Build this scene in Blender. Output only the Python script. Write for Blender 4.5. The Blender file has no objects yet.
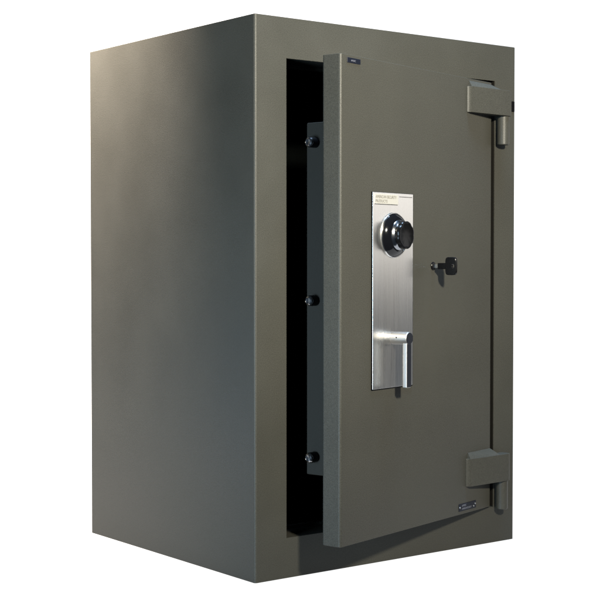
import bpy, bmesh, math, random
from mathutils import Vector, Matrix
R = math.radians
scene = bpy.context.scene
col = scene.collection

# ------------------------------------------------------------------ camera
cd = bpy.data.cameras.new('camera')
cam = bpy.data.objects.new('camera', cd); col.objects.link(cam)
cam.location = (-1.4423, -1.9987, 0.5716)
cam.rotation_euler = (R(90 - 1.665), 0, R(-37.6546))
cd.sensor_width = 36.0; cd.lens = 84.39; cd.clip_start = 0.05; cd.clip_end = 200
scene.camera = cam

# ------------------------------------------------------------------ world: a dim, cool studio
w = bpy.data.worlds.new('World'); scene.world = w; w.use_nodes = True
bg = w.node_tree.nodes['Background']
bg.inputs[0].default_value = (0.50, 0.68, 0.90, 1); bg.inputs[1].default_value = 0.06
scene.view_settings.view_transform = 'Standard'; scene.view_settings.look = 'None'
scene.view_settings.exposure = 0; scene.view_settings.gamma = 1

# ------------------------------------------------------------------ studio lamps and added cool fills
def aim(o, target):
    o.rotation_euler = (Vector(target) - o.location).to_track_quat('-Z', 'Y').to_euler()
def area(name, loc, target, sx, sy, power, colour, spread=180):
    l = bpy.data.lights.new(name, 'AREA'); l.shape = 'RECTANGLE'; l.size = sx; l.size_y = sy
    l.energy = power; l.color = colour; l.spread = R(spread)
    o = bpy.data.objects.new(name, l); col.objects.link(o); o.location = loc; aim(o, target); return o
def spot(name, loc, target, power, colour, angle, blend, radius):
    l = bpy.data.lights.new(name, 'SPOT'); l.energy = power; l.color = colour
    l.spot_size = R(angle); l.spot_blend = blend; l.shadow_soft_size = radius
    o = bpy.data.objects.new(name, l); col.objects.link(o); o.location = loc; aim(o, target); return o
spot('key_lamp', (-0.37, -2.04, 1.38), (0.15, 0.0, 0.90), 1290, (1.0, 0.935, 0.78), 58, 1.0, 0.085)
area('side_softbox', (3.1, -1.10, 1.06), (0.3, 0.0, 0.60), 1.2, 1.0, 6.6, (1.0, 0.97, 0.93))
area('rear_lamp', (-0.202, 0.30, 1.886), (0.0, 1.47, 0.79), 0.25, 0.25, 680, (1.0, 0.86, 0.75), 110)
area('cool_fill', (-2.2, -0.75, 0.30), (0.0, 0.2, 0.35), 0.9, 0.9, 122, (0.58, 0.80, 1.0))  # added fill without a seen source, stands for cool ambient on the left
area('rear_fill', (-1.75, 1.45, 0.15), (0.0, 0.05, 0.25), 0.9, 0.6, 16, (0.52, 0.76, 1.0))  # further added fill, tints the left side towards its front edge
area('overhead_lamp', (0.5, -0.32, 2.7), (0.45, 0.0, 0.6), 0.7, 0.5, 250, (0.52, 0.73, 1.0))

# ------------------------------------------------------------------ materials
def mat(name, colour, rough=0.5, metal=0.0, spec=0.5, grain=0.0, grain_scale=900, bump=0.0, blotch=0.0, aniso=0.0, emit=None, tangent=None):
    m = bpy.data.materials.new(name); m.use_nodes = True
    nt = m.node_tree; b = nt.nodes['Principled BSDF']
    b.inputs['Base Color'].default_value = (*colour, 1); b.inputs['Roughness'].default_value = rough
    b.inputs['Metallic'].default_value = metal; b.inputs['Specular IOR Level'].default_value = spec
    if emit:
        b.inputs['Emission Color'].default_value = (*emit[0], 1); b.inputs['Emission Strength'].default_value = emit[1]
    if grain or bump or blotch:
        tc = nt.nodes.new('ShaderNodeTexCoord')
        n = nt.nodes.new('ShaderNodeTexNoise'); n.inputs['Scale'].default_value = grain_scale
        n.inputs['Detail'].default_value = 3; n.inputs['Roughness'].default_value = 0.65
        nt.links.new(tc.outputs['Object'], n.inputs['Vector'])
        n2 = nt.nodes.new('ShaderNodeTexNoise'); n2.inputs['Scale'].default_value = 6; n2.inputs['Detail'].default_value = 5
        nt.links.new(tc.outputs['Object'], n2.inputs['Vector'])
        def ramp(src, amount):
            mr = nt.nodes.new('ShaderNodeMapRange'); mr.inputs['From Min'].default_value = 0.25; mr.inputs['From Max'].default_value = 0.75
            mr.inputs['To Min'].default_value = 1 - amount; mr.inputs['To Max'].default_value = 1 + amount
            nt.links.new(src, mr.inputs['Value']); return mr.outputs[0]
        mul = nt.nodes.new('ShaderNodeMath'); mul.operation = 'MULTIPLY'
        nt.links.new(ramp(n.outputs[0], grain), mul.inputs[0]); nt.links.new(ramp(n2.outputs[0], blotch), mul.inputs[1])
        vm = nt.nodes.new('ShaderNodeVectorMath'); vm.operation = 'SCALE'
        vm.inputs[0].default_value = colour; nt.links.new(mul.outputs[0], vm.inputs['Scale'])
        nt.links.new(vm.outputs[0], b.inputs['Base Color'])
        if blotch:      # the coat is a little duller in some places than in others
            rr = nt.nodes.new('ShaderNodeMapRange'); rr.inputs['From Min'].default_value = 0.3; rr.inputs['From Max'].default_value = 0.7
            rr.inputs['To Min'].default_value = rough - 0.06; rr.inputs['To Max'].default_value = rough + 0.06
            nt.links.new(n2.outputs[0], rr.inputs['Value']); nt.links.new(rr.outputs[0], b.inputs['Roughness'])
        if bump:
            bp = nt.nodes.new('ShaderNodeBump'); bp.inputs['Strength'].default_value = bump; bp.inputs['Distance'].default_value = 0.0006
            nt.links.new(n.outputs[0], bp.inputs['Height']); nt.links.new(bp.outputs[0], b.inputs['Normal'])
    return m

def brushed(name, colour, rough, scale):
    m = bpy.data.materials.new(name); m.use_nodes = True
    nt = m.node_tree; b = nt.nodes['Principled BSDF']
    b.inputs['Base Color'].default_value = (*colour, 1); b.inputs['Metallic'].default_value = 1.0
    tc = nt.nodes.new('ShaderNodeTexCoord'); mp = nt.nodes.new('ShaderNodeMapping'); mp.inputs['Scale'].default_value = scale
    n = nt.nodes.new('ShaderNodeTexNoise'); n.inputs['Scale'].default_value = 1; n.inputs['Detail'].default_value = 4
    nt.links.new(tc.outputs['Object'], mp.inputs[0]); nt.links.new(mp.outputs[0], n.inputs['Vector'])
    mr = nt.nodes.new('ShaderNodeMapRange'); mr.inputs['To Min'].default_value = rough - 0.03; mr.inputs['To Max'].default_value = rough + 0.03
    nt.links.new(n.outputs[0], mr.inputs['Value']); nt.links.new(mr.outputs[0], b.inputs['Roughness'])
    cr = nt.nodes.new('ShaderNodeMapRange'); cr.inputs['From Min'].default_value = 0.3; cr.inputs['From Max'].default_value = 0.7
    cr.inputs['To Min'].default_value = 0.93; cr.inputs['To Max'].default_value = 1.05
    nt.links.new(n.outputs[0], cr.inputs['Value'])
    vm = nt.nodes.new('ShaderNodeVectorMath'); vm.operation = 'SCALE'; vm.inputs[0].default_value = colour
    nt.links.new(cr.outputs[0], vm.inputs['Scale']); nt.links.new(vm.outputs[0], b.inputs['Base Color'])
    return m

M = {}
M['paint'] = mat('grey_green_paint', (0.0184, 0.0180, 0.0150), 0.45, spec=0.13, grain=0.36, grain_scale=620, bump=0.35, blotch=0.09)
M['inner'] = mat('dark_interior', (0.0012, 0.0015, 0.0014), 0.9, spec=0.0, grain=0.2, grain_scale=300)
M['boltbox'] = mat('grey_boltbox_paint', (0.0150, 0.0136, 0.0108), 0.5, spec=0.12, grain=0.15, grain_scale=600)
M['steel'] = brushed('brushed_steel', (0.66, 0.64, 0.61), 0.28, (800, 800, 7))
M['polished'] = mat('polished_steel', (0.72, 0.71, 0.69), 0.16, 1.0)
M['satin'] = mat('satin_steel', (0.25, 0.243, 0.235), 0.44, 1.0, grain=0.05, grain_scale=1500)
M['black'] = mat('gloss_black', (0.0016, 0.0017, 0.0022), 0.09, spec=0.4)
M['rubber'] = mat('black_plastic', (0.0015, 0.0015, 0.0017), 0.26, spec=0.10)
M['navy'] = mat('navy_enamel', (0.0012, 0.0019, 0.0048), 0.45, spec=0.12)
M['ink'] = mat('grey_ink', (0.055, 0.051, 0.043), 0.6)
M['tag'] = mat('pale_tag', (0.150, 0.146, 0.134), 0.40, 0.0)
M['silver_ink'] = mat('silver_ink', (0.055, 0.057, 0.070), 0.45, 0.0)
M['dark_steel'] = mat('dark_steel', (0.30, 0.31, 0.33), 0.16, 1.0)
M['gap_shade'] = mat('painted_gap_shade', (0.0042, 0.0038, 0.0030), 0.7, spec=0.1)  # near-black tone that paints the shade of the door gap
M['dark_reflection'] = mat('painted_dark_reflection', (0.0035, 0.0040, 0.0060), 0.4, spec=0.2)  # dark reflection on the lever's front faces, put into the colour
M['white'] = mat('white_self_glow', (0.05, 0.05, 0.05), 0.6, spec=0.0, emit=((1, 1, 1), 1.0))  # glow added so floor and backdrop stay evenly white, without shadows

# ------------------------------------------------------------------ mesh helpers
def link(name, bm, mats, parent=None, smooth=35, wn=True):
    me = bpy.data.meshes.new(name); bmesh.ops.recalc_face_normals(bm, faces=bm.faces[:]); bm.to_mesh(me); bm.free()
    for m in (mats if isinstance(mats, (list, tuple)) else [mats]): me.materials.append(m)
    for pl in me.polygons: pl.use_smooth = True
    me.set_sharp_from_angle(angle=R(smooth))
    o = bpy.data.objects.new(name, me); col.objects.link(o)
    if parent: o.parent = parent
    if wn:
        md = o.modifiers.new('wn', 'WEIGHTED_NORMAL'); md.keep_sharp = True; md.weight = 90
    return o
def box(bm, a, b, bevel=0.0, seg=2, mi=0):
    n0 = len(bm.verts); ret = bmesh.ops.create_cube(bm, size=1.0); vs = ret['verts']
    for v in vs:
        v.co = Vector((a[i] + (b[i] - a[i]) * (v.co[i] + 0.5) for i in range(3)))
    fs = {f for v in vs for f in v.link_faces}
    for f in fs: f.material_index = mi
    if bevel:
        es = list({e for v in vs for e in v.link_edges})
        r = bmesh.ops.bevel(bm, geom=es, offset=bevel, segments=seg, affect='EDGES', profile=0.5)
        for f in r['faces']: f.material_index = mi
def lathe(bm, prof, origin, axis, n=48, mi=0, wave=None, cap=True):
    """revolve (radius, height) pairs about axis through origin"""
    ax = Vector(axis).normalized(); t = Vector((0, 0, 1)) if abs(ax.z) < 0.9 else Vector((1, 0, 0))
    e1 = ax.cross(t).normalized(); e2 = ax.cross(e1)
    rings = []
    for k, (r, h) in enumerate(prof):
        ring = []
        for i in range(n):
            a = 2 * math.pi * i / n; rr = r * (wave(k, a) if wave else 1)
            ring.append(bm.verts.new(Vector(origin) + ax * h + (e1 * math.cos(a) + e2 * math.sin(a)) * rr))
        rings.append(ring)
    for A, B in zip(rings, rings[1:]):
        for i in range(n):
            f = bm.faces.new((A[i], A[(i + 1) % n], B[(i + 1) % n], B[i])); f.material_index = mi
    if cap:
        for ring in (rings[0], rings[-1]):
            f = bm.faces.new(ring); f.material_index = mi
def prism_z(bm, poly, z0, z1, bevel=0.0, mi=0):
    A = [bm.verts.new((x, y, z0)) for x, y in poly]; B = [bm.verts.new((x, y, z1)) for x, y in poly]
    n = len(poly); fs = [bm.faces.new(A), bm.faces.new(B)]
    for i in range(n): fs.append(bm.faces.new((A[i], A[(i + 1) % n], B[(i + 1) % n], B[i])))
    for f in fs: f.material_index = mi
    if bevel:
        es = list({e for f in fs[:2] for e in f.edges})
        bmesh.ops.bevel(bm, geom=es, offset=bevel, segments=2, affect='EDGES', profile=0.5)
def hull(bm, pts):
    vs = [bm.verts.new(p) for p in pts]; bmesh.ops.convex_hull(bm, input=vs)
def text(bm, s, x, z, y, height, width, mi, thick=0.0002):
    """lettering standing on the plane y, facing -Y, lower left corner at (x, z)"""
    cu = bpy.data.curves.new('t', 'FONT'); cu.body = s; cu.size = 1; cu.extrude = 0.5
    o = bpy.data.objects.new('t', cu); col.objects.link(o)
    me = bpy.data.meshes.new_from_object(o.evaluated_get(bpy.context.evaluated_depsgraph_get()))
    xs = [v.co.x for v in me.vertices]; ys = [v.co.y for v in me.vertices]
    sx = width / (max(xs) - min(xs)); sy = height / (max(ys) - min(ys)); x0, y0 = min(xs), min(ys)
    for v in me.vertices:
        v.co = Vector((x + (v.co.x - x0) * sx, y - (v.co.z + 0.5) * thick, z + (v.co.y - y0) * sy))
    for pl in me.polygons: pl.material_index = mi
    bm.from_mesh(me)
    bpy.data.objects.remove(o); bpy.data.curves.remove(cu); bpy.data.meshes.remove(me)

# ------------------------------------------------------------------ setting: white table and backdrop, both glowing on their own
TB = Matrix.Translation((-1.4423, -1.9987, 0)) @ Matrix.Rotation(R(-37.6546), 4, 'Z')   # the table's own axes
bm = bmesh.new()
bm.faces.new([bm.verts.new(TB @ Vector(p)) for p in ((-1.5, 2.28, 0), (-0.2, 2.28, 0), (0.0, 2.32, 0), (1.1, 2.32, 0), (1.1, 2.9, 0), (2.1, 3.25, 0), (2.1, 3.7, 0), (-1.8, 3.7, 0))])
floor = link('floor', bm, M['white']); floor['kind'] = 'structure'
bm = bmesh.new()
prof = [(3.7 + 0.6 * math.sin(a), 0.6 - 0.6 * math.cos(a)) for a in [i * math.pi / 2 / 12 for i in range(13)]] + [(4.3, 2.6)]
for (y0, z0), (y1, z1) in zip(prof, prof[1:]):
    bm.faces.new([bm.verts.new(TB @ Vector(p)) for p in ((-1.8, y0, z0), (2.1, y0, z0), (2.1, y1, z1), (-1.8, y1, z1))])
bmesh.ops.remove_doubles(bm, verts=bm.verts[:], dist=1e-5)
bd = link('backdrop', bm, M['white']); bd['kind'] = 'structure'

# ------------------------------------------------------------------ the safe
W, D, H = 0.6514, 0.5852, 1.0
OX0, OX1, OZ0, OZ1 = 0.0700, 0.5925, 0.0725, 0.9274       # the opening
LY, LI = 0.062, 0.006                                      # rebate depth, lip
safe = bpy.data.objects.new('safe', None); col.objects.link(safe)
safe['label'] = 'tall grey-green steel safe with its heavy door ajar, standing on the white floor'
safe['category'] = 'safe'

bm = bmesh.new()
def ring(x0, x1, z0, z1, y): return [bm.verts.new(p) for p in ((x0, y, z0), (x1, y, z0), (x1, y, z1), (x0, y, z1))]
box(bm, (0, 0, 0), (W, D, H))
bmesh.ops.bevel(bm, geom=[e for e in bm.edges if abs(e.verts[0].co.z - e.verts[1].co.z) > 0.5], offset=0.0045, segments=4, affect='EDGES', profile=0.5)
bmesh.ops.bevel(bm, geom=[e for e in bm.edges if all(v.co.z > H - 1e-4 for v in e.verts) and len(e.link_faces) == 2], offset=0.0012, segments=2, affect='EDGES', profile=0.5)
front = max((f for f in bm.faces if all(abs(v.co.y) < 1e-5 for v in f.verts)), key=lambda f: f.calc_area())
of = sorted(front.verts, key=lambda v: (v.co.z > 0.5, v.co.x if v.co.z < 0.5 else -v.co.x)); assert len(of) == 4
bmesh.ops.delete(bm, geom=[front], context='FACES_ONLY')
a = ring(OX0, OX1, OZ0, OZ1, 0); b = ring(OX0, OX1, OZ0, OZ1, LY)
c = ring(OX0 + LI, OX1 - LI, OZ0 + LI, OZ1 - LI, LY); d = ring(OX0 + LI, OX1 - LI, OZ0 + LI, OZ1 - LI, LY + 0.012)
def skin(p, q):
    for i in range(4): bm.faces.new((p[i], p[(i + 1) % 4], q[(i + 1) % 4], q[i]))
skin(of, a); skin(a, b); skin(b, c); skin(c, d)
inn = [e for e in bm.edges if all(abs(v.co.y) < 1e-6 and OX0 - 1e-4 < v.co.x < OX1 + 1e-4 and OZ0 - 1e-4 < v.co.z < OZ1 + 1e-4 for v in e.verts)]
bmesh.ops.bevel(bm, geom=inn, offset=0.0012, segments=2, affect='EDGES', profile=0.5)
link('body', bm, M['paint'], safe, wn=True)

bm = bmesh.new()
x0, x1, z0, z1 = OX0 + LI, OX1 - LI, OZ0 + LI, OZ1 - LI
p = ring(x0, x1, z0, z1, LY + 0.012); q = ring(x0 - .02, x1 + .02, z0 - .02, z1 + .02, LY + 0.0125); r_ = ring(x0 - .02, x1 + .02, z0 - .02, z1 + .02, D - 0.07)
skin(p, q); skin(q, r_); bm.faces.new(r_)
link('interior', bm, M['inner'], safe)

bm = bmesh.new(); box(bm, (OX1 - 0.0010, 0.0015, OZ0 + 0.0004), (OX1 + 0.001, LY - 0.0005, OZ1 - 0.0004))  # dark strip on the jamb, colours in the shaded hinge-side gap
link('gap_shade_strip', bm, M['gap_shade'], safe)

# ---- door: built closed, then swung about the hinge pins
PV = Vector((0.602, -0.014, 0)); ANG = 14.75
XL, XR, ZB, ZT, T = 0.0685, 0.5825, 0.0750, 0.9225, 0.040
swing = Matrix.Translation(PV) @ Matrix.Rotation(R(ANG), 4, 'Z') @ Matrix.Translation(-PV)
bm = bmesh.new(); box(bm, (XL, 0, ZB), (XR, T, ZT))
bmesh.ops.bevel(bm, geom=[e for e in bm.edges if abs(e.verts[0].co.z - e.verts[1].co.z) > 0.5], offset=0.0050, segments=4, affect='EDGES', profile=0.5)
bmesh.ops.bevel(bm, geom=[e for e in bm.edges if abs(e.verts[0].co.z - e.verts[1].co.z) < 1e-5], offset=0.0010, segments=2, affect='EDGES', profile=0.5)
door = link('door', bm, M['paint'], safe, wn=True); door.matrix_local = swing
door['label'] = 'thick door standing ajar'

bm = bmesh.new(); box(bm, (0.118, T - 0.001, 0.186), (0.535, 0.111, 0.814), 0.002, 2)
link('bolt_housing', bm, M['boltbox'], door, wn=True)
for z in (0.778, 0.498, 0.219):
    bm = bmesh.new()
    lathe(bm, [(0.0095, 0.0), (0.0095, 0.0175), (0.0088, 0.0195)], (0.119, 0.091, z), (-1, 0, 0), 32, 0)
    lathe(bm, [(0.0086, 0.0195), (0.0078, 0.0225), (0.0055, 0.0240), (0.0050, 0.0232), (0.0012, 0.0226)], (0.119, 0.091, z), (-1, 0, 0), 32, 1)
    link('bolt', bm, [M['rubber'], M['dark_steel']], door, wn=False)

# steel lock plate with its little name tag
PX0, PX1, PZ0, PZ1 = 0.1610, 0.2905, 0.3410, 0.6900
bm = bmesh.new(); box(bm, (PX0, -0.0028, PZ0), (PX1, 0.0005, PZ1), 0.0005, 2, 0)
box(bm, (PX0 - 0.0010, -0.0023, PZ0 - 0.0012), (PX1 + 0.0012, 0.0004, PZ1 + 0.0006), 0, 1, 2)  # black rim standing for the shadow line around the plate edges
box(bm, (0.1650, -0.0036, 0.6695), (0.2405, -0.0020, 0.6875), 0.0003, 1, 1)
box(bm, (0.1672, -0.0031, 0.6684), (0.2395, -0.0025, 0.6693), 0, 1, 2)  # tag's shadow line, built as a dark strip beneath it
box(bm, (0.2450, -0.0031, 0.6835), (0.2870, -0.0025, 0.6845), 0, 1, 2)
text(bm, 'AMERICAN SECURITY', 0.1685, 0.6798, -0.0036, 0.0050, 0.066, 3)
text(bm, 'PRODUCTS', 0.1685, 0.6722, -0.0036, 0.0050, 0.037, 3)
link('lock_plate', bm, [M['steel'], M['tag'], M['rubber'], M['ink']], door)

# combination dial
DC = (0.2262, -0.0028, 0.6145); N = (0, -1, 0)
bm = bmesh.new()
lathe(bm, [(0.0408, 0.0), (0.0408, 0.0014), (0.0400, 0.0024), (0.0390, 0.0026)], DC, N, 72, 1)
lathe(bm, [(0.0394, 0.0020), (0.0394, 0.0042), (0.0372, 0.0072), (0.0330, 0.0110), (0.0285, 0.0136), (0.0262, 0.0142), (0.0200, 0.0144)], DC, N, 72, 0)
lathe(bm, [(0.0275, 0.0138), (0.0262, 0.0160), (0.0235, 0.0178), (0.0225, 0.0200)], DC, N, 64, 3)
lobes = lambda k, a: 1 - 0.05 * (0.5 + 0.5 * math.cos(8 * a)) ** 2
lathe(bm, [(0.0235, 0.0190), (0.0252, 0.0200), (0.0256, 0.0215), (0.0256, 0.0265), (0.0246, 0.0282), (0.0225, 0.0288), (0.0205, 0.0280), (0.004, 0.0278)], DC, N, 96, 2, lobes)
link('combination_dial', bm, [M['black'], M['polished'], M['rubber'], M['dark_steel']], door, wn=False)

# lever handle
HC = (0.2250, -0.0028, 0.4300)
bm = bmesh.new()
lathe(bm, [(0.0116, 0.0), (0.0116, 0.0345), (0.0108, 0.0356), (0.0, 0.0357)][:3], HC, N, 48, 0)
box(bm, (0.2172, -0.0378, 0.3415), (0.2314, -0.0285, 0.4290), 0.0016, 3, 0)
box(bm, (0.2178, -0.0384, 0.3430), (0.2310, -0.0374, 0.4200), 0.0003, 1, 2)  # thin dark facing, paints the arm front's dark reflection
lathe(bm, [(0.0104, 0.0350), (0.0104, 0.0362), (0.0096, 0.0367)], HC, N, 40, 2)
lathe(bm, [(0.0013, 0.0), (0.0013, 0.0006)], (HC[0] - 0.0111, HC[1] - 0.015, HC[2] + 0.0015), (-1, 0, 0), 12, 1)
link('lever_handle', bm, [M['satin'], M['rubber'], M['dark_reflection']], door)

# key lock in the door face
KC = Vector((0.3636, 0.0, 0.5586))
bm = bmesh.new()
lathe(bm, [(0.0078, -0.0005), (0.0078, 0.0012), (0.0068, 0.0022), (0.0052, 0.0024)], KC, N, 36, 1)
lathe(bm, [(0.0050, 0.0005), (0.0050, 0.0019)], KC, N, 30, 0)
link('key_lock', bm, [M['satin'], M['rubber']], door, wn=False)

# small dark badge, top left, and riveted nameplate, bottom right
bm = bmesh.new(); box(bm, (0.0862, -0.0010, 0.9088), (0.1258, 0.0004, 0.9176), 0.0003, 1, 0)
text(bm, 'AMSEC', 0.0970, 0.9115, -0.0010, 0.0030, 0.014, 1)
link('badge', bm, [M['navy'], M['silver_ink']], door)
bm = bmesh.new(); box(bm, (0.4590, -0.0010, 0.0815), (0.5235, 0.0004, 0.0958), 0.0003, 1, 0)
text(bm, 'AMSEC', 0.4700, 0.0900, -0.0010, 0.0036, 0.016, 1)
text(bm, 'AMERICAN SECURITY', 0.4700, 0.0840, -0.0010, 0.0036, 0.036, 1)
for rx, rz in ((0.4622, 0.0888), (0.5140, 0.0860), (0.5200, 0.0900)):
    lathe(bm, [(0.0018, 0.0), (0.0016, 0.0010), (0.0008, 0.0014)], (rx, -0.0009, rz), N, 16, 2)
link('nameplate', bm, [M['navy'], M['silver_ink'], M['satin']], door)

# hinge leaves (on the door) and barrels (on the body)
for zlo, zhi in ((0.8565, 0.9070), (0.1270, 0.1815)):
    bm = bmesh.new()
    poly = [(0.4850, 0.003), (0.4850, -0.0012), (0.4915, -0.0085), (0.6030, -0.0290), (0.6110, -0.0270), (0.6148, -0.0200), (0.6148, -0.0080), (0.610, -0.0045), (0.584, -0.0045), (0.581, 0.003)]
    prism_z(bm, poly, zlo, zhi, 0.0009)
    hull(bm, [(0.4912, -0.0078, zhi - .0015), (0.4912, 0.002, zhi - .0015), (0.5800, -0.0245, zhi - .0015), (0.5800, 0.002, zhi - .0015),
              (0.4925, 0.002, zhi + .0115), (0.5780, 0.002, zhi + .0115), (0.4925, -0.0002, zhi + .0112), (0.5780, -0.0006, zhi + .0112)])
    link('hinge_leaf', bm, M['paint'], door)
for zlo, zhi in ((0.7995, 0.8560), (0.0690, 0.1265)):
    bm = bmesh.new()
    lathe(bm, [(0.0108, zlo), (0.0122, zlo + 0.0014), (0.0122, zhi - 0.0004), (0.0118, zhi)], (PV.x, PV.y, 0), (0, 0, 1), 40)
    box(bm, (PV.x - 0.0045, -0.006, zlo + 0.003), (PV.x + 0.0095, 0.001, zhi - 0.003), 0.0006, 1)
    link('hinge_barrel', bm, M['paint'], safe)
bm = bmesh.new(); box(bm, (0.6402, -0.0016, 0.8695), (0.6480, 0.001, 0.8905), 0.0008, 2)
link('hinge_stop', bm, M['rubber'], safe)

# ------------------------------------------------------------------ the key, left in its lock (a thing of its own)
kw = swing @ KC
key = bpy.data.objects.new('key', None); col.objects.link(key)
key.location = kw; key.rotation_euler = (0, 0, R(ANG))
key['label'] = 'small black headed key sticking out of the lock on the safe door'; key['category'] = 'key'
bm = bmesh.new()
box(bm, (-0.0011, -0.0135, -0.0035), (0.0011, -0.0008, 0.0035), 0.0004, 2)
link('blade', bm, M['polished'], key)
bm = bmesh.new()
box(bm, (-0.0028, -0.0300, -0.0058), (0.0028, -0.0115, 0.0058), 0.0010, 2)
n = 32; t = 0.0030; loops = []
def sup(i, ry, rz, e):
    a = 2 * math.pi * i / n; cy, sz = math.cos(a), math.sin(a)
    return (ry * math.copysign(abs(cy) ** e, cy), rz * math.copysign(abs(sz) ** e, sz))
for x, k in ((-t, 0.94), (-t * 0.7, 1.0), (t * 0.7, 1.0), (t, 0.94)):
    loops.append([bm.verts.new((x, -0.0400 + sup(i, 0.0118 * k, 0.0168 * k, 0.42)[0], sup(i, 0.0118 * k, 0.0168 * k, 0.42)[1])) for i in range(n)])
for x in (t, -t):
    loops.append([bm.verts.new((x, -0.0452 + 0.0030 * math.cos(2 * math.pi * i / n), 0.0042 * math.sin(2 * math.pi * i / n))) for i in range(n)])
for A, B in zip(loops, loops[1:] + loops[:1]):
    for i in range(n): bm.faces.new((A[i], A[(i + 1) % n], B[(i + 1) % n], B[i]))
link('key_head', bm, M['rubber'], key)
